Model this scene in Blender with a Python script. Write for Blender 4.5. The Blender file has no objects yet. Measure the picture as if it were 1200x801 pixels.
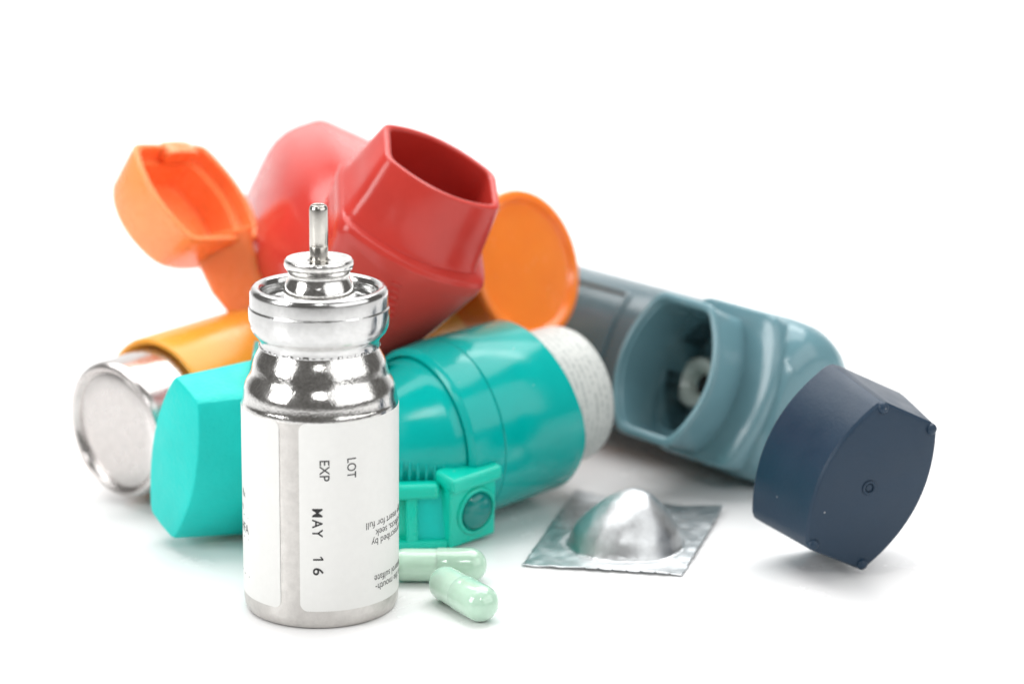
import bpy, bmesh, math, random
import numpy as np
from mathutils import Vector, Matrix, noise

S = 0.001                                   # the scene is modelled in millimetres
R_ = math.radians
sc = bpy.context.scene
COL = sc.collection
rng = random.Random(7)

# ------------------------------------------------------------------ camera
cam_d = bpy.data.cameras.new("camera")
cam = bpy.data.objects.new("camera", cam_d)
COL.objects.link(cam)
cam.location = (27.2*S, -330.4*S, 124.0*S)
cam.rotation_euler = (R_(90-14.7), 0, 0)
cam_d.sensor_width = 36.0
cam_d.lens = 87.0
cam_d.clip_start = 0.01
cam_d.clip_end = 20.0
cam_d.dof.use_dof = True
cam_d.dof.focus_distance = 0.343
cam_d.dof.aperture_fstop = 15.0
sc.camera = cam

# ------------------------------------------------------------------ studio light
world = bpy.data.worlds.new("World")
sc.world = world
world.use_nodes = True
bg = world.node_tree.nodes["Background"]
bg.inputs["Color"].default_value = (1.0, 0.97, 0.93, 1)
bg.inputs["Strength"].default_value = 0.16

def softbox(name, loc, target, sx, sy, power, color=(1, 1, 1)):
    d = bpy.data.lights.new(name, 'AREA')
    d.shape = 'RECTANGLE'; d.size = sx; d.size_y = sy
    d.energy = power; d.color = color
    o = bpy.data.objects.new(name, d)
    COL.objects.link(o)
    o.location = loc
    o.rotation_euler = (Vector(target)-Vector(loc)).to_track_quat('-Z', 'Y').to_euler()
    return o

softbox("softbox_overhead", (0.0, 0.34, 0.80), (0.03, 0.10, 0), 1.2, 0.9, 13.0)
softbox("softbox_left", (-0.55, -0.28, 0.34), (0.02, 0.05, 0.02), 0.30, 0.36, 2.9)
softbox("softbox_right", (0.56, -0.30, 0.36), (0.02, 0.04, 0.02), 0.85, 0.5, 2.5)
softbox("softbox_front", (0.06, -0.62, 0.62), (0.02, 0.05, 0.02), 0.16, 0.16, 1.0)
softbox("softbox_backdrop", (0.0, 0.75, 1.1), (0.0, 1.6, 0.15), 1.6, 0.6, 16.0)

sc.view_settings.view_transform = 'Standard'
sc.view_settings.look = 'None'
sc.view_settings.exposure = 0.0
sc.view_settings.gamma = 1.0
sc.render.engine = 'CYCLES'
sc.cycles.max_bounces = 10
sc.cycles.use_denoising = True

# ------------------------------------------------------------------ materials
def lin(c):
    return c/12.92 if c <= 0.04045 else ((c+0.055)/1.055)**2.4
def rgb(r, g, b):
    return (lin(r/255), lin(g/255), lin(b/255), 1)

class NT:
    def __init__(s, name):
        s.m = bpy.data.materials.new(name); s.m.use_nodes = True
        s.t = s.m.node_tree; s.n = s.t.nodes; s.l = s.t.links
        s.p = s.n["Principled BSDF"]
        s.tc = s.n.new("ShaderNodeTexCoord")
    def noise(s, scale, detail=4, rough=.55, vec=None):
        x = s.n.new("ShaderNodeTexNoise"); x.inputs["Scale"].default_value = scale
        x.inputs["Detail"].default_value = detail; x.inputs["Roughness"].default_value = rough
        s.l.new(vec or s.tc.outputs["Object"], x.inputs["Vector"]); return x.outputs["Fac"]
    def mapping(s, scale):
        x = s.n.new("ShaderNodeMapping"); x.inputs["Scale"].default_value = scale
        s.l.new(s.tc.outputs["Object"], x.inputs["Vector"]); return x.outputs["Vector"]
    def ramp(s, fac, stops):
        x = s.n.new("ShaderNodeValToRGB"); s.l.new(fac, x.inputs["Fac"])
        e = x.color_ramp.elements
        while len(e) < len(stops): e.new(0.5)
        for k, (p, c) in enumerate(stops):
            e[k].position = p; e[k].color = c if len(c) == 4 else (*c, 1)
        return x.outputs["Color"]
    def bump(s, fac, strength, dist, normal=None):
        x = s.n.new("ShaderNodeBump"); x.inputs["Strength"].default_value = strength
        x.inputs["Distance"].default_value = dist
        s.l.new(fac, x.inputs["Height"])
        if normal: s.l.new(normal, x.inputs["Normal"])
        return x.outputs["Normal"]
    def bevel(s, r):
        x = s.n.new("ShaderNodeBevel"); x.samples = 4; x.inputs["Radius"].default_value = r*S
        return x.outputs["Normal"]

def grey(v): return (v, v, v, 1)

def plastic(name, col, rough=0.22, grain=0.0, grain_scale=2500, spec=0.5, sss=0.0, bevel=0.35, wave=0.03, var=0.06):
    k = NT(name); p = k.p
    # base colour with very slight tone variation and specks of dust
    f = k.noise(120, 5, .6)
    c1 = tuple(x*(1-var) for x in col[:3]); c2 = tuple(min(1, x*(1+var)) for x in col[:3])
    base = k.ramp(f, [(.3, c1), (.7, c2)])
    dust = k.n.new("ShaderNodeTexVoronoi"); dust.inputs["Scale"].default_value = 420
    k.l.new(k.tc.outputs["Object"], dust.inputs["Vector"])
    dm = k.ramp(dust.outputs["Distance"], [(.035, (1, 1, 1)), (.085, (0, 0, 0))])
    gate = k.ramp(k.noise(330, 2), [(.57, (0, 0, 0)), (.64, (.4, .4, .4))])
    mul = k.n.new("ShaderNodeMath"); mul.operation = 'MULTIPLY'
    k.l.new(dm, mul.inputs[0]); k.l.new(gate, mul.inputs[1])
    mix = k.n.new("ShaderNodeMix"); mix.data_type = 'RGBA'
    k.l.new(mul.outputs[0], mix.inputs["Factor"]); k.l.new(base, mix.inputs["A"])
    mix.inputs["B"].default_value = (.75, .75, .75, 1)
    k.l.new(mix.outputs["Result"], p.inputs["Base Color"])
    rr = k.ramp(k.noise(260, 4), [(.3, grey(max(.04, rough-.05))), (.75, grey(rough+.06))])
    k.l.new(rr, p.inputs["Roughness"])
    p.inputs["Specular IOR Level"].default_value = spec
    n = k.bevel(bevel) if bevel else None
    if wave: n = k.bump(k.noise(70, 2), wave, 1.0*S, n)
    if grain: n = k.bump(k.noise(grain_scale, 2, .5), grain, .12*S, n)
    if n: k.l.new(n, p.inputs["Normal"])
    if sss:
        p.inputs["Subsurface Weight"].default_value = sss
        p.inputs["Subsurface Radius"].default_value = (1.0, .55, .3)
        p.inputs["Subsurface Scale"].default_value = 2.0*S
    return k.m

def metal(name, col, r0, r1, dent=0.0, dent_scale=200, brush=None, mottle=(900, .88)):
    k = NT(name); p = k.p
    p.inputs["Metallic"].default_value = 1.0
    base = k.ramp(k.noise(mottle[0], 5, .7), [(.35, tuple(x*mottle[1] for x in col)), (.65, col)])
    k.l.new(base, p.inputs["Base Color"])
    k.l.new(k.ramp(k.noise(500, 4), [(.3, grey(r0)), (.7, grey(r1))]), p.inputs["Roughness"])
    n = k.bevel(.15)
    if dent: n = k.bump(k.noise(dent_scale, 2), dent, .25*S, n)
    if brush: n = k.bump(k.noise(brush[0], 3, .6, k.mapping(brush[1])), brush[2], .05*S, n)
    k.l.new(n, p.inputs["Normal"])
    return k.m

M = {}
M['red'] = plastic('red_plastic', rgb(190, 58, 50), .18, wave=.02, spec=.36)
M['teal'] = plastic('teal_plastic', rgb(0, 166, 159), .16, wave=.02, spec=.3)
M['teal_dark'] = plastic('teal_lens_plastic', rgb(0, 128, 122), .08, bevel=0)
M['teal_cap'] = plastic('teal_matte_plastic', rgb(0, 196, 187), .5, grain=.9, grain_scale=1500, spec=.35)
M['teal_strap'] = plastic('teal_strap_plastic', rgb(0, 196, 172), .3, grain=.08, grain_scale=1500)
M['slate'] = plastic('slate_blue_plastic', rgb(104, 142, 151), .16, wave=.02)
M['slate_shaded'] = plastic('slate_shaded_plastic', rgb(88, 110, 117), .2, wave=.02)  # same plastic as the mouthpiece, with the tube's shade put into the colour
M['navy'] = plastic('navy_plastic', rgb(25, 48, 68), .40, grain=.18, spec=.36, grain_scale=1800, bevel=.3)
M['amber'] = plastic('amber_plastic', rgb(240, 164, 58), .25, sss=.15)
M['orange'] = plastic('orange_plastic', rgb(255, 134, 44), .24, sss=.45)
M['peach'] = plastic('peach_plastic', rgb(255, 148, 86), .28, sss=.55)
M['polished'] = metal('polished_aluminium', (.80, .79, .77), .08, .20, dent=.15, dent_scale=230, brush=(3000, (1, 1, .8), .5), mottle=(2600, .72))
M['crimp'] = metal('rolled_aluminium', (.60, .60, .595), .10, .24, dent=.14, dent_scale=260, brush=(1800, (1, 1, .15), .35))
M['satin'] = metal('satin_aluminium', (.61, .59, .565), .36, .48, brush=(1500, (1, 1, .25), .35))
M['end_metal'] = metal('worn_aluminium', (.60, .575, .56), .18, .30, dent=.2, dent_scale=140)
M['steel'] = metal('stainless_steel', (.56, .54, .50), .16, .28, brush=(1600, (1, 1, .04), .5))
M['foil'] = metal('crinkled_foil', (.66, .68, .69), .36, .48, dent=.06, dent_scale=70, brush=(260, (1, .2, 1), .35))
M['bore'] = plastic('dark_bore', rgb(22, 20, 22), .5, bevel=0, wave=0)

k = NT('label_paper'); k.p.inputs["Roughness"].default_value = .42
k.l.new(k.ramp(k.noise(900, 5), [(.3, rgb(221, 221, 218)), (.7, rgb(224, 224, 221))]), k.p.inputs["Base Color"])
k.l.new(k.bump(k.noise(1800, 3), .015, .05*S), k.p.inputs["Normal"]); M['paper'] = k.m
def ink(name, v, r=.5):
    k = NT(name)
    k.l.new(k.ramp(k.noise(2500, 3), [(.3, grey(v*.8)), (.75, grey(v*1.3+.004))]), k.p.inputs["Base Color"])
    k.p.inputs["Roughness"].default_value = r; M[name] = k.m
ink('black_ink', .012); ink('grey_ink', .045); ink('pale_ink', .35)

# printed paper wrapped around the canister inside the teal tube: rows of tiny grey print
k = NT('printed_sleeve')
mp = k.mapping((1, 1, 1))
nz = k.noise(1500, 3, .6, k.mapping((1, 1, .35)))
wv = k.n.new("ShaderNodeTexWave"); wv.wave_type = 'BANDS'; wv.bands_direction = 'Z'
wv.inputs["Scale"].default_value = 300; k.l.new(mp, wv.inputs["Vector"])
gate = k.ramp(k.noise(1500, 2), [(.47, (0, 0, 0)), (.53, (1, 1, 1))])
a = k.n.new("ShaderNodeMath"); a.operation = 'MULTIPLY'
k.l.new(k.ramp(wv.outputs["Fac"], [(.5, (0, 0, 0)), (.6, (1, 1, 1))]), a.inputs[0]); k.l.new(gate, a.inputs[1])
k.l.new(k.ramp(a.outputs[0], [(0, rgb(198, 201, 197)), (1, rgb(165, 171, 168))]), k.p.inputs["Base Color"])
k.p.inputs["Roughness"].default_value = .5
k.l.new(k.bump(nz, .05, .1*S), k.p.inputs["Normal"]); M['sleeve'] = k.m

def capsule_mat(name, col, trans):
    k = NT(name); p = k.p
    k.l.new(k.ramp(k.noise(700, 4), [(.35, col), (.7, tuple(min(1, x*1.05) for x in col[:3])+(1,))]), p.inputs["Base Color"])
    p.inputs["Roughness"].default_value = .12
    p.inputs["Subsurface Weight"].default_value = .5
    p.inputs["Subsurface Radius"].default_value = (.8, 1, .9)
    p.inputs["Subsurface Scale"].default_value = 1.2*S
    p.inputs["Coat Weight"].default_value = trans; p.inputs["Coat Roughness"].default_value = .06
    M[name] = k.m
capsule_mat('capsule_body', rgb(190, 218, 199), .4)
capsule_mat('capsule_cap', rgb(178, 208, 188), .5)

k = NT('white_acrylic')
k.l.new(k.ramp(k.noise(30, 4), [(.3, grey(.84)), (.7, grey(.86))]), k.p.inputs["Base Color"])
k.l.new(k.ramp(k.noise(120, 4), [(.3, grey(.20)), (.75, grey(.30))]), k.p.inputs["Roughness"])
k.p.inputs["Specular IOR Level"].default_value = .35
M['floor'] = k.m

# ------------------------------------------------------------------ mesh helpers (mm in, metres out)
def frame(x, z, o):
    """4x4 with the given local X and Z directions (Z exact), origin o in mm (stored in metres)"""
    z = Vector(z).normalized(); x = Vector(x); x = (x-z*x.dot(z)).normalized(); y = z.cross(x)
    m = Matrix((x, y, z)).transposed().to_4x4(); m.translation = Vector(o)*S
    return m

def thing(name, label, cat, mat4=None, group=None):
    o = bpy.data.objects.new(name, None); COL.objects.link(o)
    if mat4 is not None: o.matrix_world = mat4
    o.empty_display_size = .005
    o['label'] = label; o['category'] = cat
    if group: o['group'] = group
    return o

def mesh(name, verts, faces, mat, parent=None, smooth=35, label=None):
    me = bpy.data.meshes.new(name)
    me.from_pydata([(v[0]*S, v[1]*S, v[2]*S) for v in verts], [], faces)
    bm = bmesh.new(); bm.from_mesh(me)
    bmesh.ops.remove_doubles(bm, verts=bm.verts, dist=1e-7)
    bmesh.ops.recalc_face_normals(bm, faces=bm.faces)
    bm.to_mesh(me); bm.free()
    return finish(name, me, mat, parent, smooth, label)

def finish(name, me, mat, parent, smooth=35, label=None):
    me.materials.clear()
    for m_ in (mat if isinstance(mat, (list, tuple)) else [mat]): me.materials.append(m_)
    if smooth:
        me.polygons.foreach_set("use_smooth", [True]*len(me.polygons))
        me.set_sharp_from_angle(angle=R_(smooth))
    o = bpy.data.objects.new(name, me); COL.objects.link(o)
    if parent: o.parent = parent
    if label: o['label'] = label
    return o

def loft(rings, cap0=True, cap1=True, closed=False):
    n = len(rings[0]); v = [p for r in rings for p in r]; f = []
    m = len(rings)
    for i in range(m if closed else m-1):
        a, b = i*n, ((i+1) % m)*n
        for j in range(n):
            k2 = (j+1) % n
            f.append((a+j, a+k2, b+k2, b+j))
    if not closed:
        if cap0: f.append(tuple(range(n-1, -1, -1)))
        if cap1: f.append(tuple(range((m-1)*n, m*n)))
    return v, f

def lathe(profile, n=96):
    """profile [(r, z)] around Z; r == 0 closes the end"""
    rings = [[(r*math.cos(2*math.pi*j/n), r*math.sin(2*math.pi*j/n), z) for j in range(n)] for r, z in profile]
    return loft(rings, profile[0][0] > 0, profile[-1][0] > 0)

NS, NL = 10, 30
def sec(W, H, b, e=0.0, sm=2, ns=NS, nl=NL):
    """lens-shaped outline: corners (+-W, +-H), long sides bulge by b, short sides by e; sm smoothing passes round the corners"""
    p = []
    for i in range(ns):
        t = -1+2*i/ns; p.append((W+e*(1-t*t), H*t))
    for i in range(nl):
        t = 1-2*i/nl; p.append((W*t, H+b*(1-t*t)))
    for i in range(ns):
        t = 1-2*i/ns; p.append((-W-e*(1-t*t), H*t))
    for i in range(nl):
        t = -1+2*i/nl; p.append((W*t, -H-b*(1-t*t)))
    for _ in range(sm):
        q = []
        for i in range(len(p)):
            a, c, d = p[i-1], p[i], p[(i+1) % len(p)]
            q.append(((a[0]+2*c[0]+d[0])/4, (a[1]+2*c[1]+d[1])/4))
        p = q
    return p

def ell(a, b, ns=NS, nl=NL):
    """ellipse a x b with points laid out like sec(): the corners at 45 degrees"""
    p = []; q = math.pi/4
    for n, a0 in ((ns, -q), (nl, q), (ns, 3*q), (nl, 5*q)):
        for i in range(n):
            t = a0+2*q*i/n; p.append((a*math.cos(t), b*math.sin(t)))
    return p

def place(p2, o, u, v):
    """2D outline into 3D: o + x*u + y*v"""
    o, u, v = Vector(o), Vector(u), Vector(v)
    return [tuple(o+u*x+v*y) for x, y in p2]

def blend(p, q, t):
    return [(a[0]*(1-t)+b[0]*t, a[1]*(1-t)+b[1]*t) for a, b in zip(p, q)]

def boolean(o, cutter, op='DIFFERENCE'):
    md = o.modifiers.new("b", 'BOOLEAN'); md.operation = op; md.solver = 'EXACT'; md.object = cutter
    bpy.context.view_layer.update()
    dg = bpy.context.evaluated_depsgraph_get()
    me = bpy.data.meshes.new_from_object(o.evaluated_get(dg))
    old = o.data; o.modifiers.clear(); me.name = old.name; o.data = me
    bpy.data.meshes.remove(old); cm = cutter.data
    bpy.data.objects.remove(cutter); bpy.data.meshes.remove(cm)
    me.polygons.foreach_set("use_smooth", [True]*len(me.polygons))
    me.set_sharp_from_angle(angle=R_(30))

def text_mesh(body, size, spacing=1.0, offset=0.0, width=1.0):
    """flat text as (verts, faces), baseline origin, size = cap height in mm"""
    cu = bpy.data.curves.new("txt", 'FONT'); cu.body = body; cu.size = 1.0
    cu.space_character = spacing; cu.offset = offset; cu.resolution_u = 4
    o = bpy.data.objects.new("txt", cu); COL.objects.link(o)
    bpy.context.view_layer.update()
    me = bpy.data.meshes.new_from_object(o.evaluated_get(bpy.context.evaluated_depsgraph_get()))
    bpy.data.objects.remove(o); bpy.data.curves.remove(cu)
    bm = bmesh.new(); bm.from_mesh(me)
    bmesh.ops.subdivide_edges(bm, edges=[e for e in bm.edges if e.calc_length() > .25], cuts=2)
    kx = size/0.70
    bm.verts.index_update()
    v = [(w.co.x*kx*width, w.co.y*kx) for w in bm.verts]; f = [tuple(w.index for w in p.verts) for p in bm.faces]
    bm.free(); bpy.data.meshes.remove(me)
    return v, f

# ------------------------------------------------------------------ the white table sheet, sweeping up far behind
prof = [(-700, 0), (-300, 0), (-50, 0), (150, 0), (400, 0), (900, 0)]
for i in range(1, 13):
    a = i/12*R_(80); prof.append((900+600*math.sin(a), 600*(1-math.cos(a))))
prof.append((1620, 1200))
xs = [-1400, -600, -200, 0, 200, 600, 1400]
v = [(x, y, z) for y, z in prof for x in xs]; nx = len(xs)
f = [(i*nx+j, i*nx+j+1, (i+1)*nx+j+1, (i+1)*nx+j) for i in range(len(prof)-1) for j in range(nx-1)]
fl = mesh('table_surface', v, f, M['floor']); fl['kind'] = 'structure'

# ------------------------------------------------------------------ 1. the silver canister in front
can = thing('metal_canister', 'upright polished silver canister with white expiry-date label and thin stem on top', 'canister',
            Matrix.Translation((.35*S, -2.2*S, -.05*S)) @ Matrix.Rotation(R_(.7), 4, 'Y') @ Matrix.Diagonal((.985, .985, 1.015, 1)))
body = [(0, .35), (8.6, .35), (9.4, .05), (10.0, .0), (10.55, .25), (10.85, .9), (10.97, 1.8), (11.0, 3), (11.0, 15), (11.0, 28.9)]
shoulder = [(11.0, 28.9), (11.0, 29.3), (10.88, 29.6), (10.78, 30.0), (10.74, 30.6), (10.66, 31.2), (10.46, 31.85), (10.18, 32.4), (9.88, 32.85), (9.66, 33.3), (9.52, 33.8), (9.42, 34.3), (9.26, 34.9), (9.02, 35.5), (8.7, 36.1), (8.4, 36.7), (8.25, 37.1), (8.2, 37.6), (8.2, 38.4)]
mesh('body', *lathe(body, 128), M['satin'], can)
mesh('shoulder', *lathe(shoulder, 128), M['polished'], can)
crimp = [(8.15, 36.95), (8.34, 36.95), (8.38, 37.25), (8.32, 37.55), (8.45, 38.1), (8.85, 38.55), (9.35, 39.1), (9.68, 39.9), (9.80, 40.8), (9.82, 41.9),
         (9.80, 42.45), (9.62, 42.62), (9.62, 42.9), (9.63, 44.3), (9.55, 44.75), (9.3, 45.1), (8.9, 45.25), (8.45, 45.15), (8.1, 44.8), (7.95, 44.2), (7.9, 43.4), (7.6, 43.05), (6.3, 43.0), (5.0, 43.05)]
c = mesh('crimp_cap', *lathe(crimp, 128), M['crimp'], can)
# the little puckers where the crimp bites into the neck
pk = []; pf = []
for i in range(44):
    a = 2*math.pi*i/44+rng.uniform(-.03, .03); w = rng.uniform(.035, .06); h = rng.uniform(.22, .42); r = 8.42
    b0 = len(pk)
    for da, z in ((-w, 36.95), (w, 36.95), (w*.8, 36.95+h), (-w*.8, 36.95+h)):
        pk.append((r*math.cos(a+da), r*math.sin(a+da), z))
    pk.append(((r+.12)*math.cos(a), (r+.12)*math.sin(a), 36.95+h*.5))
    pf += [(b0, b0+1, b0+4), (b0+1, b0+2, b0+4), (b0+2, b0+3, b0+4), (b0+3, b0, b0+4)]
o = mesh('crimp_pucker', pk, pf, M['crimp'], c); o['kind'] = 'stuff'
valve = [(5.0, 43.02), (4.98, 43.5), (4.9, 44.0), (4.95, 44.4), (4.9, 45.0), (4.62, 45.7), (4.32, 46.3), (4.22, 46.8), (4.28, 47.2), (4.55, 47.55), (4.80, 47.9),
         (4.88, 48.3), (4.80, 48.75), (4.55, 48.98), (4.2, 49.0), (3.85, 48.85), (3.4, 48.72), (1.6, 48.72), (1.45, 48.5), (0, 48.5)]
mesh('valve_housing', *lathe(valve, 96), M['polished'], can)
stem = [(0, 48.55), (1.30, 48.55), (1.30, 50.6), (1.275, 50.65), (1.30, 50.7), (1.30, 55.6), (1.24, 55.95), (1.08, 56.2), (.95, 56.28), (.86, 56.22), (.82, 56.0), (.82, 53), (0, 53)]
st = mesh('stem', *lathe(stem, 48), M['steel'], can)
mesh('bore', *lathe([(0, 54.5), (.81, 54.5), (.81, 55.95), (0, 55.95)], 32), M['bore'], st, 0)

AZ0 = math.atan2(-330.4, 27.2)               # azimuth facing the photographer
def cyl(phi, z, r):                          # phi in radians to the right of that azimuth
    a = AZ0+phi; return (r*math.cos(a), r*math.sin(a), z)
# one paper label wraps the body, its ends leave a bare strip
p0, p1, z0, z1, rc = R_(-15.8), R_(329.0), 2.75, 29.05, 1.1
def zspan(s):                                # rounded corners at both ends, s = arc length from an end
    d = 0 if s >= rc else rc-math.sqrt(max(0, rc*rc-(rc-s)**2)); return z0+d, z1-d
arc = (p1-p0)*11; ss = [0, .03, .08, .15, .25, .4, .55, .75, .95, rc]+list(np.linspace(rc, arc-rc, 150)[1:-1])
ss += [arc-s for s in [rc, .95, .75, .55, .4, .25, .15, .08, .03, 0]]
v = []; f = []
for s in ss:
    ph = p0+s/11.0; a, b = zspan(min(s, arc-s))
    lift = .05
    for r, z in ((11.005, a), (11.0+lift, a), (11.0+lift, b), (11.005, b)): v.append(cyl(ph, z, r))
for i in range(len(ss)-1):
    for j in range(3): f.append((4*i+j, 4*i+j+1, 4*i+5+j, 4*i+4+j))
lab = mesh('label', v, f, M['paper'], can)
RT = 11.072
def wrap(name, items, mat, label=None):
    vv, ff = [], []
    for (v2, f2), ph, z, dirn in items:
        b = len(vv)
        for x, y in v2:
            if dirn == 'down': vv.append(cyl(R_(ph)+y/RT, z-x, RT))       # reads downwards
            elif dirn == 'flip': vv.append(cyl(R_(ph)-x/RT, z-y, RT))     # upside down
            else: vv.append(cyl(R_(ph)+x/RT, z+y, RT))
        ff += [tuple(i+b for i in q) for q in f2]
    return mesh(name, vv, ff, mat, lab, 0, label)
def fit(t, length):
    v2, f2 = t; w = max(x for x, y in v2); return [(x*length/w, y) for x, y in v2], f2
# figure one: an upright in short pieces, so that it follows the curve, and a flag
ov = [(x, 1.42*q/6) for q in range(7) for x in (.34, .58)]+[(.02, .92), (.02, 1.14), (.18, 1.03), (.18, 1.27)]
ONE = (ov, [(2*q, 2*q+1, 2*q+3, 2*q+2) for q in range(6)]+[(14, 16, 17, 15), (16, 10, 12, 17)])
wrap('lot_print', [(fit(text_mesh("LOT", 1.32, 1.0, .008), 2.85), 19.0, 24.15, 'down')], M['grey_ink'])
wrap('expiry_print', [(fit(text_mesh("EXP", 1.36, 1.0, .008), 3.0), -.9, 24.1, 'down')], M['grey_ink'])
wrap('date_stamp', [(fit(text_mesh("MAY", 1.42, 1.25, .014), 4.15), -6.4, 17.4, 'down'),
                    (ONE, -6.1, 10.6, 'down'), (fit(text_mesh("6", 1.42, 1.0, .014), 1.12), -6.1, 9.05, 'down')], M['black_ink'])
lines = [("package insert for full", 34, 14.55), ("Side effects, seek", 42.6, 13.25), ("as prescribed by", 38.8, 12.0),
         ("albuterol sulfate", 41.5, 6.75), ("only in the mouth-", 42.5, 5.45)]
it = []
for s, endphi, z in lines:
    v2, f2 = text_mesh(s, 1.0); L = max(x for x, y in v2)
    it.append(((v2, f2), endphi+math.degrees(L/RT), z, 'flip'))
wrap('directions_print', it, M['grey_ink'])
def bar(w, h): return [(0, 0), (w, 0), (w, h), (0, h), (w/2, 0), (w/2, h)], [(0, 4, 5, 3), (4, 1, 2, 5)]
wrap('small_print', [(text_mesh("Rx", 1.0), -80, 16.6, 'up'), (text_mesh("90 mcg", .7), -93, 14.8, 'up'), (text_mesh("HFA", 1.3), -84, 11.6, 'up'),
                     (bar(4, .09), -87, 13.9, 'up'), (bar(4, .09), -87, 10.8, 'up'), (bar(4, .1), -86, 5.5, 'up')], M['grey_ink'])

# ------------------------------------------------------------------ actuator helpers
def tube_part(name, parent, mat, z_open, z_end, sections, wall=1.3, floor_z=None):
    """sections: [(z, outline)] from the closed end to the open end; hollow from floor_z upward"""
    rings = [[(y[1], y[0], z) for y in p] for z, p in sections]   # outline x -> local Y, outline y -> local X
    inner = []
    if floor_z is not None:
        k1 = (max(abs(q[0]) for q in sections[-1][1])-wall)/max(abs(q[0]) for q in sections[-1][1])
        pin = [(q[0]*k1, q[1]*k1) for q in sections[-1][1]]
        inner = [[(y[1], y[0], z) for y in pin] for z in (z_open, (z_open+floor_z)/2, floor_z)]
    return mesh(name, *loft(rings+inner), mat, parent, 28)

def mouth_rings(sections, m, n, cy=0.0):
    return [place(p, Vector(m)*d+Vector(n)*dn, (0, 1, 0), n) for d, dn, p in sections]

# ------------------------------------------------------------------ 2. red inhaler on top of the pile
T = (4.7, 47.4, 34.1)
Rm = Matrix(((.45, .87, -.21), (.03, .21, .98), (.89, -.45, .07)))
red = thing('red_inhaler', 'red plastic inhaler body lying on top of the pile with open mouthpiece facing up', 'inhaler',
            frame(Rm.col[0], Rm.col[2], T))
a = .29
m_ = (math.cos(a), 0, -math.sin(a)); n_ = (math.sin(a), 0, math.cos(a))
def D(W, X1, X0, px=.8, py=.75):   # tube outline: fairly flat front (towards the mouthpiece), round back
    p = []
    for x, y in ell(1, 1):
        yy = X1*abs(y)**py if y > 0 else -X0*abs(y)**(py+.25)
        p.append((W*math.copysign(abs(x)**px, x), yy))
    return p
def OCT(W, X1, X0):       # faceted tube outline
    out = []
    for x, y in ell(1, 1):
        a_ = math.atan2(y, x); best = 9
        for fa, dist in ((0, W), (180, W), (90, X1), (270, X0), (47, (W+X1)*.565), (133, (W+X1)*.565), (225, (W+X0)*.57), (315, (W+X0)*.57)):
            c_ = math.cos(a_-R_(fa))
            if c_ > .05: best = min(best, dist/c_) if best != 9 else dist/c_
        out.append((best*math.cos(a_), best*math.sin(a_)))
    for _ in range(2):
        out = [((out[k-1][0]+2*out[k][0]+out[(k+1) % len(out)][0])/4, (out[k-1][1]+2*out[k][1]+out[(k+1) % len(out)][1])/4) for k in range(len(out))]
    return out
def shx(p, dx): return [(x+dx, y) for x, y in p]
def shift(p, dy): return [(x, y+dy) for x, y in p]
secs = [(-5, D(6.0, 8, 5)), (0, D(9.5, 10, 7.5)), (10, D(13.2, 11.6, 11.2)),
        (20, OCT(14.2, 12.8, 13)), (44, OCT(14.4, 14.2, 13)), (45, OCT(14.2, 14.0, 12.8))]
rb = tube_part('body', red, M['red'], 45, -5, secs, floor_z=18)
def flange_and_mouth(parent, mat, m, n, fl, mo, thick=1.25, inner_depth=9.0):
    f_ = mesh('flange', *loft(mouth_rings(fl, m, n)), mat, parent, 28)
    outer = mouth_rings(mo, m, n)
    inn = []
    for d, dn, p in reversed(mo):
        if d < inner_depth: continue
        W = max(q[0] for q in p); H = max(q[1] for q in p)
        inn.append((d, dn, [(q[0]*(W-thick)/W, q[1]*(H-thick)/H) for q in p]))
    d, dn, p = inn[-1]; inn.append((inner_depth, dn, p))
    # a rounded lip joins outer and inner wall
    d, dn, p = mo[-1]; W = max(q[0] for q in p); H = max(q[1] for q in p)
    def lip(k, dd): return (d+dd, dn, [(q[0]*(W-k)/W, q[1]*(H-k)/H) for q in p])
    ringo = mo+[lip(.15, .28), lip(.45, .42), lip(.8, .42), lip(1.1, .28)]
    mp = mesh('mouthpiece', *loft(mouth_rings(ringo+inn, m, n)), mat, parent, 28)
    return f_, mp
W, H, L = 9.95, 5.4, 23.7
fl = [(-16, 1.2, sec(5.0, 7.0, 3.8, 0, 1)), (-2, .3, sec(9.4, 8.6, 4.1, 0, 1)), (10.6, 0, shx(sec(12.3, 9.5, 4.2), .75)), (11.2, 0, shx(sec(12.5, 9.6, 4.2), .75)), (12.6, 0, shx(sec(12.55, 9.6, 4.2), .75)), (13.3, 0, shx(sec(12.3, 9.3, 4.1), .7)), (13.7, 0, shx(sec(11.7, 8.5, 3.9), .5))]
mo = [(9, 0, sec(11.6, 8.0, 4.0)), (13.8, 0, sec(11.5, 7.9, 4.0)), (14.6, 0, sec(11.1, 7.5, 3.9)), (18, 0, sec(10.7, 6.8, 3.8)), (L, 0, sec(W, H, 3.6))]
flange_and_mouth(red, M['red'], m_, n_, fl, mo)
# finger ribs on the closed end
for i in range(6):
    d = 9.4-i*1.15
    c_ = Vector(m_)*d+Vector((0, -.6+i*.35, 0))+Vector(n_)*(-13.55+.05*i)
    mesh('grip_rib', *loft([place(sec(.75, .16, .08, .05, 1, 3, 4), c_-Vector(n_)*h, (0, 1, 0), m_) for h in (-.6, .1, .2)]), M['red'], rb, 40)

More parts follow.
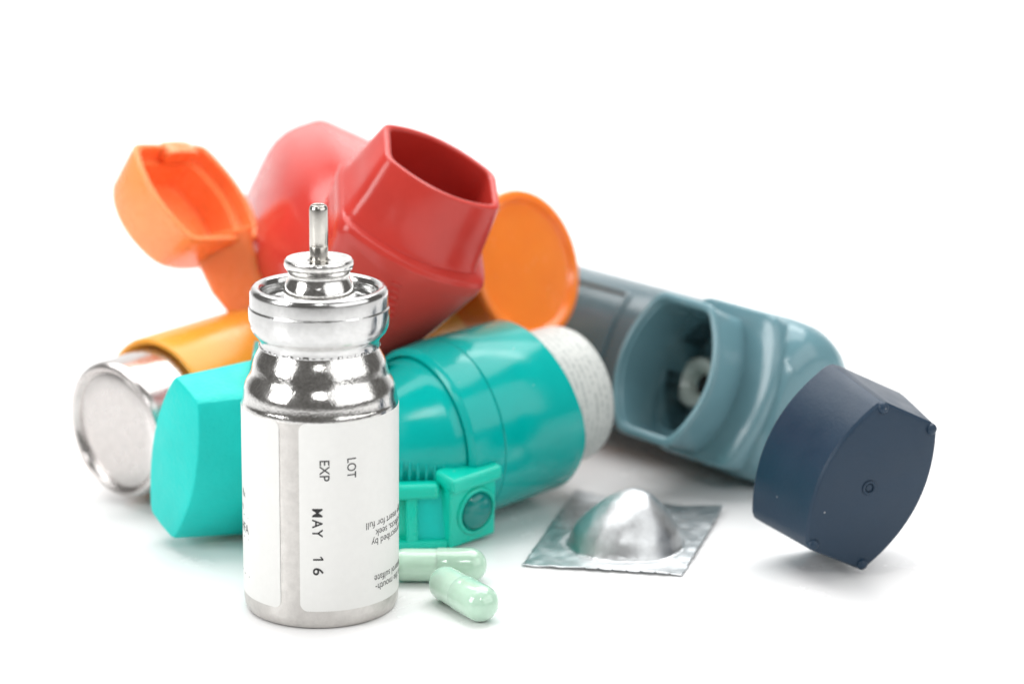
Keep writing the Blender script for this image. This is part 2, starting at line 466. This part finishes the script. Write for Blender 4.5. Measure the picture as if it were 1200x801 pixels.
# ------------------------------------------------------------------ 3. slate-blue inhaler on the right
T = (63.6, 60.8, 13.5)
Rm = Matrix(((-.72, .30, -.63), (-.57, .26, .78), (.39, .92, .0)))
gi = thing('slate_inhaler', 'slate-blue plastic inhaler lying on its side with open mouthpiece facing the viewer', 'inhaler',
           frame(Rm.col[0], Rm.col[2], T))
a = .16
m_ = (math.cos(a), 0, -math.sin(a)); n_ = (math.sin(a), 0, math.cos(a))
bsec = [(-17.2, D(8.0, 4.5, 6)), (-16.6, D(10.2, 6.4, 8)), (-15, D(12.0, 7.8, 10.4)), (-12.5, D(13.2, 8.8, 11.8)), (-9, D(13.6, 9.2, 12.3)),
        (2, D(13.5, 9.7, 12.3)), (7.6, D(13.4, 10.5, 12.2)), (8.0, D(13.2, 10.3, 12.0)), (8.0, D(12.6, 9.8, 11.5))]
gboot = mesh('boot', *loft([[(y[1], y[0], z) for y in p] for z, p in bsec]), M['slate'], gi, 28)
secs = [(5, D(12.8, 10.2, 11.8)), (9, D(13.0, 10.35, 11.95)), (20, D(13.0, 10.4, 12)), (51, D(13.0, 10.4, 12)), (52, D(12.8, 10.2, 11.8))]
gb = tube_part('body', gi, M['slate_shaded'], 52, 5, secs, floor_z=20)
W, H, L = 11.5, 5.0, 19.8
fl = [(2, -3.6, sec(12.4, 7.2, 3.4)), (9.6, -3.6, sec(12.9, 7.3, 3.6)), (10.5, -3.6, sec(12.9, 7.2, 3.6)), (11.1, -3.6, sec(12.6, 6.9, 3.5)), (11.3, -3.6, sec(12.0, 6.3, 3.4))]
mo = [(d_, n0, shx(p_, -.5)) for d_, n0, p_ in [(2, -.3, sec(11.4, 5.2, 3.6)), (11.0, -.3, sec(11.3, 5.1, 3.5)), (11.8, -.2, sec(11.3, 5.0, 3.6)), (15, -.1, sec(11.3, 4.95, 4.0)), (L-.6, 0, sec(W, H, 4.3)), (L-.4, 0, sec(W+.25, H+.25, 4.4)), (L, 0, sec(W+.25, H+.25, 4.4))]]
gf, gm = flange_and_mouth(gi, M['slate'], m_, n_, fl, mo, 1.1, 2.6)
cut_sec = sec(9.6, 3.9, 3.3)
for ob in (gf, gb, gboot):
    cut = mesh('cutter', *loft(mouth_rings([(2.5, 0, cut_sec), (14, 0, cut_sec)], m_, n_)), M['slate'], gi)
    boolean(ob, cut)
# nozzle block on the floor of the mouthpiece
nz_ = mesh('nozzle', [tuple(Vector((2.6+z, -0.9+x, 3.2+y))) for x, y, z in lathe([(0, .2), (1.5, .2), (1.9, 1.0), (2.1, 2.4), (3.1, 3.4), (4.1, 3.2), (4.4, 2.2), (4.5, 0)], 48)[0]],
           lathe([(0, .2), (1.5, .2), (1.9, 1.0), (2.1, 2.4), (3.1, 3.4), (4.1, 3.2), (4.4, 2.2), (4.5, 0)], 48)[1], plastic('nozzle_plastic', rgb(205, 216, 208), .3), gi)
mesh('nozzle_hole', [tuple(Vector((2.9+z, -0.9+x, 3.2+y))) for x, y, z in lathe([(0, 0), (1.85, 0), (1.85, .5), (0, .5)], 32)[0]],
     lathe([(0, 0), (1.85, 0), (1.85, .5), (0, .5)], 32)[1], M['bore'], nz_, 0)
# raised frame on the tube's face
def on_tube(phi, z, r=.0):
    p = D(13.05, 10.45, 12.05); n = len(p); 
    ang = [math.atan2(q[1], q[0]) for q in p]; j = min(range(n), key=lambda i: abs((ang[i]-phi+math.pi) % (2*math.pi)-math.pi))
    x, y = p[j]; l = math.hypot(x, y); return Vector((y*(1+r/l), x*(1+r/l), z))
def ridge(name, pts, rad, mat, parent):
    """a small half-round bead along a polyline of surface points"""
    rings = []
    for i, p in enumerate(pts):
        t = (pts[min(i+1, len(pts)-1)]-pts[max(i-1, 0)]).normalized()
        up = Vector((p.x, p.y, 0)).normalized(); side = t.cross(up).normalized(); up = side.cross(t)
        rings.append([tuple(p+side*rad*math.cos(2*math.pi*k/8)+up*rad*math.sin(2*math.pi*k/8)) for k in range(8)])
    return mesh(name, *loft(rings), mat, parent, 60)
path = [on_tube(R_(40), z) for z in np.linspace(50, 22.4, 14)]+[on_tube(R_(ph), 21.4) for ph in np.linspace(42, 150, 26)]+[on_tube(R_(152), z) for z in np.linspace(22.4, 50, 14)]
ridge('panel_ridge', path, .55, M['slate_shaded'], gb)

# ------------------------------------------------------------------ 4. amber inhaler: canister, tube, round cover, strap and open flap cap
E0 = Vector((-35.06, 40.09, 12.40)); t_ = Vector((.66, .75, .045)).normalized()
amb = thing('amber_inhaler', 'amber and orange inhaler lying under the red one with a bare silver canister end', 'inhaler',
            frame((0, 0, 1), t_, E0))
Fi = amb.matrix_world.copy(); Fi.translation = Vector((0, 0, 0)); FiT = Fi.to_3x3().transposed()
def loc(P): return FiT @ (Vector(P)-E0)
canp = [(0, .75), (6, .72), (9.0, .6), (9.25, .75), (9.5, .6), (9.75, .15), (10.1, 0), (10.6, .15), (10.9, .6), (11.0, 1.3), (11.0, 34), (0, 34)]
cc_ = mesh('canister', *lathe(canp, 96), M['end_metal'], amb)
mesh('tube', *lathe([(10.75, 25), (10.9, 11.5), (11.5, 9.6), (12.0, 9.2), (12.5, 9.35), (12.7, 9.9), (12.7, 56), (12.0, 61), (10, 65), (6, 67.5), (0, 68.2)], 96), M['amber'], amb)
# round cover over the mouthpiece
DC = loc((29.7, 64.6, 33.3)); dn = (FiT @ Vector((.72, -.62, .30))).normalized()
DF = frame((0, 0, 1), dn, (0, 0, 0))
def in_disc(vf, dz=0): return [tuple(DF.to_3x3() @ Vector((p[0], p[1], p[2]+dz))+DC) for p in vf[0]], vf[1]
mesh('mouthpiece', *in_disc(lathe([(0, -26), (9.4, -26), (9.8, -12), (10.2, -6), (0, -6)], 64)), M['amber'], amb)
mesh('round_cover', *in_disc(lathe([(0, -9), (10.4, -9), (11.0, -8.8), (11.9, -3), (12.5, -1.2), (12.6, -.4), (12.4, .15), (11.9, .4), (11.2, .3), (10.8, -.1), (10.4, -.5), (9.8, -.6), (0, -.6)], 96)), M['orange'], amb)
# flap cap, hanging open on its strap
CC = Vector((-24.0, 66, 45.2)); w = Vector((-.527, .466, .711)).normalized(); n = Vector((.667, -.29, .684)); n = (n-w*n.dot(w)).normalized(); u = n.cross(w)
w, n, u, CCl = FiT @ w, FiT @ n, FiT @ u, loc(CC)
if u.dot(FiT @ Vector((1, 0, 0))) < 0: u = -u
def cap_ring(d, p): return place([(x*1.05, y*1.10) for x, y in p], CCl+n*d, w, u)
capsec = [(-9.6, sec(7.0, 5.4, 2.6, .6, 14)), (-9.2, sec(7.9, 6.3, 2.9, .6, 12)), (-8, sec(8.5, 6.9, 3.0, .5, 9)), (0, sec(9.5, 8.2, 2.4)), (.25, sec(9.3, 8.0, 2.4)), (.25, sec(8.7, 7.4, 2.3)), (0, sec(8.5, 7.2, 2.3)),
          (-2.4, sec(8.4, 7.1, 2.3)), (-2.6, sec(7.4, 6.0, 2.0)), (-7.5, sec(6.9, 5.2, 2.2))]
fc = mesh('flap_cap', *loft([cap_ring(d, p) for d, p in capsec]), M['peach'], amb, 30)
# small lifting tab on the far end of the cap
mesh('tab', *loft([place(sec(1.1, 3.4, .3, .2, 2), CCl+w*(8.7+k)+n*(-.6-.2*k)+u*1.8, n*1.2, u) for k in (-1.2, 0, 1.0, 1.4)]), M['peach'], fc)
# strap
def ribbon(name, pts, wid, th, mat, parent):
    rings = []
    for i, (p, sdir) in enumerate(pts):
        p = Vector(p); t = (Vector(pts[min(i+1, len(pts)-1)][0])-Vector(pts[max(i-1, 0)][0])).normalized()
        sd = Vector(sdir); sd = (sd-t*sd.dot(t)).normalized(); up = sd.cross(t)
        ww = wid[i] if isinstance(wid, list) else wid
        rings.append(place(sec(ww/2, th/2, .0, th*.2, 1, 4, 8), p, sd, up))
    return mesh(name, *loft(rings), mat, parent, 50)
P = [(-20.4, 64.6, 38.8), (-19.8, 64.2, 36.0), (-18.0, 63.6, 31.2), (-14.6, 63.2, 26.5), (-10.8, 63.0, 22.0), (-6.8, 63.4, 18.6), (-2.0, 65, 16.5), (4, 67, 15.5)]
ribbon('strap', [(loc(p), FiT @ Vector((.95, .1, .25))) for p in P], [9.8, 9.2, 8.4, 7.8, 7.6, 7.8, 8, 8], 1.7, M['peach'], amb)

# ------------------------------------------------------------------ 5. teal inhaler
RC = Vector((30.0, 45.2, 15.4)); t_ = Vector((.77, .62, .06)).normalized()
teal = thing('teal_inhaler', 'teal inhaler lying behind the silver canister with white canister end and lensed strap', 'inhaler',
             frame((.04, -.33, .94), t_, RC))
Fi = teal.matrix_world.copy(); FiT = Fi.to_3x3().transposed(); TO = RC
def tl(P): return FiT @ (Vector(P)-TO)
def tell(a, b): return [[(q[1], q[0]) for q in ell(a, b)]]
def tring(z, a, b, dx=0, dy=0): return [(a*math.cos(2*math.pi*k/80)+dx, b*math.sin(2*math.pi*k/80)+dy, z) for k in range(80)]
# tube with an open mouth, hollow; its rim is cut back on the upper side
def rim(z, a, b): return [(x, y, zz-2.6*max(0, x/14)**1.3) for x, y, zz in tring(z, a, b)]
rings = [tring(-16.2, 14.0, 13.9), tring(-16.0, 14.2, 14.1), tring(-14, 14.25, 14.1), rim(-.4, 14.1, 14.0), rim(0, 13.9, 13.8), rim(0, 12.9, 12.8), tring(-15, 12.6, 12.5)]
mesh('tube', *loft(rings), M['teal'], teal, 30)
rings = [tring(-21.0, 12.6, 12.5), tring(-22.1, 12.7, 12.6), tring(-22.25, 12.9, 12.8), tring(-22.1, 13.2, 13.1), tring(-21.4, 13.8, 13.7), tring(-16.7, 14.25, 14.15), tring(-16.3, 14.2, 14.1), tring(-16.25, 13.6, 13.6)]
fl_ = mesh('flange', *loft(rings), M['teal'], teal, 30)
# boot: bends from the tube towards the mouthpiece on the left
axw = [RC-t_*22.0, Vector((8.0, 31.2, 13.2)), Vector((2.5, 29.2, 14.8)), Vector((-3, 26.6, 18.0)), Vector((-9.5, 26.4, 20.5)), Vector((-13.0, 26.2, 21.2))]
dim = [(12.4, 12.3), (11.6, 10.8), (10.9, 9.8), (10.5, 9.2), (10.4, 8.7), (10.2, 8.4)]
rings = [tring(-20, 12.5, 12.4), tring(-22.6, 12.4, 12.3), tring(-24.0, 11.9, 11.9)]
for i, p in enumerate(axw):
    if i == 0: continue
    d = (axw[min(i+1, len(axw)-1)]-axw[max(i-1, 0)]).normalized()
    up = Vector((0, .05, 1)); sd = d.cross(up).normalized(); up = sd.cross(d)
    q = blend(ell(dim[i][0], dim[i][1]), sec(dim[i][0]*.85, dim[i][1]*.62, 3.0), min(1, i/3.0))
    ring = [tl(pp) for pp in place(q, p, up, sd)]
    # start each ring at the point nearest to where the one before starts, so that the sheet does not twist
    k0 = min(range(len(ring)), key=lambda k_: (ring[k_]-Vector(rings[-1][0])).length); ring = ring[k0:]+ring[:k0]
    if (ring[20]-Vector(rings[-1][20])).length > (ring[-20]-Vector(rings[-1][20])).length: ring = [ring[0]]+ring[:0:-1]
    rings.append([tuple(pp) for pp in ring])
bt = mesh('boot', *loft(rings), M['teal'], teal, 40)
# ribs at the foot of the boot
from mathutils.bvhtree import BVHTree
def bvh_of(o): return BVHTree.FromPolygons([v_.co for v_ in o.data.vertices], [tuple(p_.vertices) for p_ in o.data.polygons])
tree = bvh_of(bt)
dirl = FiT @ Vector((0, 1, 0))
for i in range(8):
    X = 9.4+i*1.25
    hits = [tree.ray_cast(tl((X+.15*q, -20, 10.8-.16*i+q*3.0))*S, dirl) for q in (0, .5, 1)]
    if any(h[0] is None for h in hits): continue
    rings = []
    for q, h in enumerate(hits):
        p_, n2 = h[0]/S, h[1]
        if n2.dot(dirl) > 0: n2 = -n2
        sd2 = n2.cross(FiT @ Vector((0, 0, 1))).normalized(); w2 = .3
        k_ = (.6, .55, .02)[q]
        rings.append([tuple(p_+sd2*a_*w2+n2*b_) for a_, b_ in ((-1, -.4), (1, -.4), (.7, k_), (-.7, k_))])
    mesh('grip_rib', *loft(rings), M['teal'], bt, 40)
# white printed canister inside the tube
cp = [(0, -16), (11.0, -16), (11.0, 6.6), (10.85, 7.7), (10.4, 8.6), (9.6, 9.1), (8.6, 9.2), (8.0, 8.9), (0, 8.7)]
mesh('canister', *lathe(cp, 96), M['sleeve'], teal)
# cap: lens-shaped block lying at the left
CF = Vector((-22.86, 18.92, 14.6)); m = Vector((-.82, -.57, .05)).normalized(); up = Vector((.21, -.23, .95)); up = (up-m*up.dot(m)).normalized(); sd = m.cross(up)
rr = [(-18, sec(12.8, 5.6, 3.0, .2, 1)), (-.5, sec(11.95, 3.95, 3.0, .2, 1)), (-.15, sec(11.8, 3.8, 2.95, .2, 1)), (0, sec(11.5, 3.5, 2.85, .2, 1))]
mesh('cap', *loft([[tuple(tl(pp)) for pp in place(p, CF+m*d, up, sd)] for d, p in rr]), M['teal_cap'], teal, 28)
# strap with the round lens
def box_pts(o, ax, ay, az, lo, hi):
    o = Vector(o); c = []
    for z in (lo[2], hi[2]):
        for x, y in ((lo[0], lo[1]), (hi[0], lo[1]), (hi[0], hi[1]), (lo[0], hi[1])):
            c.append(o+ax*x+ay*y+az*z)
    return c
def rbox(name, o, ax, ay, az, lo, hi, mat, parent, rad=.4):
    """box with bevelled edges"""
    me = bpy.data.meshes.new(name); bm = bmesh.new()
    vs = [bm.verts.new(p*S) for p in box_pts(o, ax, ay, az, lo, hi)]
    for q in ((3, 2, 1, 0), (4, 5, 6, 7), (0, 1, 5, 4), (1, 2, 6, 5), (2, 3, 7, 6), (3, 0, 4, 7)): bm.faces.new([vs[i] for i in q])
    bmesh.ops.bevel(bm, geom=bm.edges[:], offset=rad*S, segments=3, profile=.6, affect='EDGES')
    bmesh.ops.recalc_face_normals(bm, faces=bm.faces)
    bm.to_mesh(me); bm.free()
    return finish(name, me, mat, parent, 40)
# front plate of the strap runs left behind the canister, end block carries the lens
A = Vector((11.5, 19.4, 0)); ax = Vector((.995, .10, 0)).normalized(); az = Vector((0, -.06, 1)).normalized(); ay = az.cross(ax)
axl, ayl, azl, Al = FiT @ ax, FiT @ ay, FiT @ az, tl(A)
stp = rbox('strap', Al, axl, ayl, azl, (-22, 1.6, .4), (6.2, 3.0, 10.2), M['teal_strap'], teal, .3)
rbox('strap_rail', Al, axl, ayl, azl, (-22, -.6, 8.2), (5.0, 2.0, 10.6), M['teal_strap'], stp, .8)
rbox('strap_strut', Al, axl, ayl, azl, (.0, .2, .4), (1.7, 2.0, 9.6), M['teal_strap'], stp, .25)
rbox('strap_panel', Al, axl, ayl, azl, (1.5, .75, .6), (6.3, 2.4, 9.4), M['teal_cap'], stp, .25)
rbox('strap_rail', Al, axl, ayl, azl, (-22, .0, .1), (6.2, 2.0, 1.4), M['teal_strap'], stp, .4)
# lens block faces right and towards the viewer
B = Vector((18.0, 19.8, .1)); bx = Vector((.80, .60, .10)).normalized(); bz = Vector((.10, -.14, 1)); bz = (bz-bx*bz.dot(bx)).normalized(); by = bz.cross(bx)
bxl, byl, bzl, Bl = FiT @ bx, FiT @ by, FiT @ bz, tl(B)
blk = rbox('lens_block', Bl, bxl, byl, bzl, (0, 0, 0), (8.3, 4.0, 10.6), M['teal_strap'], stp, .35)
rbox('block_lip', Bl, bxl, byl, bzl, (-.3, -.9, 9.6), (8.9, 4.0, 11.9), M['teal_strap'], stp, .7)
LF = Matrix((bxl, bzl, -byl)).transposed()
def lens(vf): return [tuple(Bl+bxl*4.6+bzl*5.2+LF @ Vector((p[0]*1.05, p[1]*1.2, p[2]))) for p in vf[0]], vf[1]
mesh('lens_ring', *lens(lathe([(3.3, -.3), (3.25, .3), (3.0, .5), (2.75, .45), (2.65, -.3)], 48)), M['teal_strap'], blk)
mesh('lens', *lens(lathe([(2.6, -.2), (2.55, .25), (2.2, .75), (1.6, 1.1), (.8, 1.3), (0, 1.35)], 48)), M['teal_dark'], blk)

# ------------------------------------------------------------------ 6. navy dust cap on the right
Rn = Matrix(((.36, .43, -.83), (-.93, .11, -.35), (-.06, .89, .45)))
T = Vector((78.96, 7.73, 13.8))
nav = thing('dust_cap', 'dark navy plastic dust cap standing tilted on its corner at the right', 'cap', frame(Rn.col[0], Rn.col[2], T))
def nr(d, p): return [(d, y, z) for y, z in p]
ncs = [(-13.3, sec(12.8, 7.2, 3.9, 0, 1)), (-13.0, sec(12.9, 7.3, 3.9, 0, 1)), (-.5, sec(11.9, 5.25, 3.5, 0, 1)), (-.1, sec(11.6, 5.0, 3.45, 0, 1)), (0, sec(11.2, 4.6, 3.3, 0, 1))]
inn = [(-13.3, sec(11.8, 6.2, 3.7, 0, 1)), (-1.4, sec(10.8, 4.2, 3.3, 0, 1))]
mesh('shell', *loft([nr(d, p) for d, p in reversed(inn[::-1])][::-1]+[nr(d, p) for d, p in ncs]), M['navy'], nav, 25)
for sy in (-1, 1):
    for sz in (-1, 1):
        # corner pegs: a rib along the corner edge that ends in a rounded foot
        rings = []
        for d, r in ((-5, .35), (-2, .7), (-.2, .85), (.15, .8), (.4, .6), (.5, .25)):
            k_ = (d+13.3)/13.3; cy = sy*(12.8-(12.8-11.75)*k_-.75); cz = sz*(7.2-(7.2-5.1)*k_-.5)
            rings.append([(d, cy+r*math.cos(2*math.pi*i/16), cz+r*math.sin(2*math.pi*i/16)) for i in range(16)])
        mesh('corner_peg', *loft(rings), M['navy'], nav, 50)
dm = lathe([(1.15, 0), (1.1, .14), (.85, .2), (.7, .14), (.6, -.05), (.3, -.1), (0, -.1)], 40)
dp = mesh('gate_mark', [(p[2]+.02, p[0]-.3, p[1]+.5) for p in dm[0]], dm[1], M['navy'], nav, 50)

# ------------------------------------------------------------------ 7. foil blister
FC = Vector((44.3, 23.5, 0))
foil = thing('blister_foil', 'torn square of silver foil with one raised dome lying on the table', 'blister', Matrix.Translation(FC*S))
cor = [Vector((28.7, 12.3)), Vector((51.9, 8.0)), Vector((60.2, 37.5)), Vector((37.3, 45.5))]
N1, N2 = 90, 90
v = []; f = []
dc = Vector((44.2, 21.0)); 
for j in range(N2+1):
    for i in range(N1+1):
        a_, b_ = i/N1, j/N2
        p = cor[0]*(1-a_)*(1-b_)+cor[1]*a_*(1-b_)+cor[2]*a_*b_+cor[3]*(1-a_)*b_
        x, y = p
        # torn front edge, slightly wavy sides
        if j == 0: y += .25*noise.noise((x*.6, 2, 0))+(.45 if (i % 8 == 3 and i > 30) else 0)
        if i == 0: x += .3*noise.noise((y*.9, 5, 1))
        if i == N1: x += .25*noise.noise((y*.9, 9, 1))
        dx, dy = (x-dc.x)/8.7, (y-dc.y)/8.2; r = math.hypot(dx, dy)
        if r < 1: q_ = (1-r*r)**2; r = min(1, math.hypot(dx-.16*q_, dy-.05*q_))
        edge = min(a_, 1-a_, b_, 1-b_)
        z = .35+.25*noise.noise((x*.12, y*.12, 3))+.10*noise.noise((x*.5, y*.5, 7))
        z += 1.3*max(0, a_-.75)*max(0, b_-.3)*4*.6+ .9*max(0, .15-a_)*4*b_
        z += .9*max(0, 1-abs(r-1.12)/.22)*.25
        if r < 1:
            h = 8.5*(1-.84*r**1.95)*min(1, (1-r)/.10)**.7
            sk = .22*noise.noise((x*.25, y*.25, 5))+.08*noise.noise((x*.6, y*.6, 8))
            z += h+sk*(1-r)
        v.append((x-FC.x, y-FC.y, max(z, .05)))
for j in range(N2):
    for i in range(N1):
        q = j*(N1+1)+i; f.append((q, q+1, q+N1+2, q+N1+1))
sh = mesh('foil_sheet', v, f, M['foil'], foil, 0)
sh.data.polygons.foreach_set("use_smooth", [True]*len(sh.data.polygons))
sd_ = sh.modifiers.new("thickness", 'SOLIDIFY'); sd_.thickness = .09*S; sd_.offset = 1

# ------------------------------------------------------------------ 8. two capsules
def capsule(label, A, Bp, r=2.45):
    A, Bp = Vector(A), Vector(Bp); d = (Bp-A); L = d.length
    t = thing('capsule', label, 'capsule', frame((0, 0, 1), d, A), 'pale green capsules in front of the teal inhaler')
    def dome(r, z0_, up, n=9):
        return [(r*math.cos(k*math.pi/2/n), z0_+up*r*math.sin(k*math.pi/2/n)) for k in range(n+1)]
    # A is the body's far end, Bp the cap's end
    bodyp = list(reversed(dome(r-.14, r, -1)))+[(r-.14, L*.6), (0, L*.6)]
    bodyp[0] = (0, bodyp[0][1])
    capp = [(r-.16, L*.50), (r-.02, L*.50), (r, L*.505), (r, L*.58), (r-.03, L*.6), (r, L*.62)]+dome(r, L-r, 1)
    capp[-1] = (0, capp[-1][1])
    mesh('body', *lathe(bodyp, 48), M['capsule_body'], t)
    mesh('cap', *lathe(capp, 48), M['capsule_cap'], t)
    return t
capsule('pale green capsule lying free in front, pointing towards the viewer', (16.5, .35, 2.6), (24.2, -11.5, 2.6), 2.6)
capsule('pale green capsule half hidden behind the silver canister', (9.3, 6.4, 2.5), (23.6, 6.2, 2.5), 2.5)
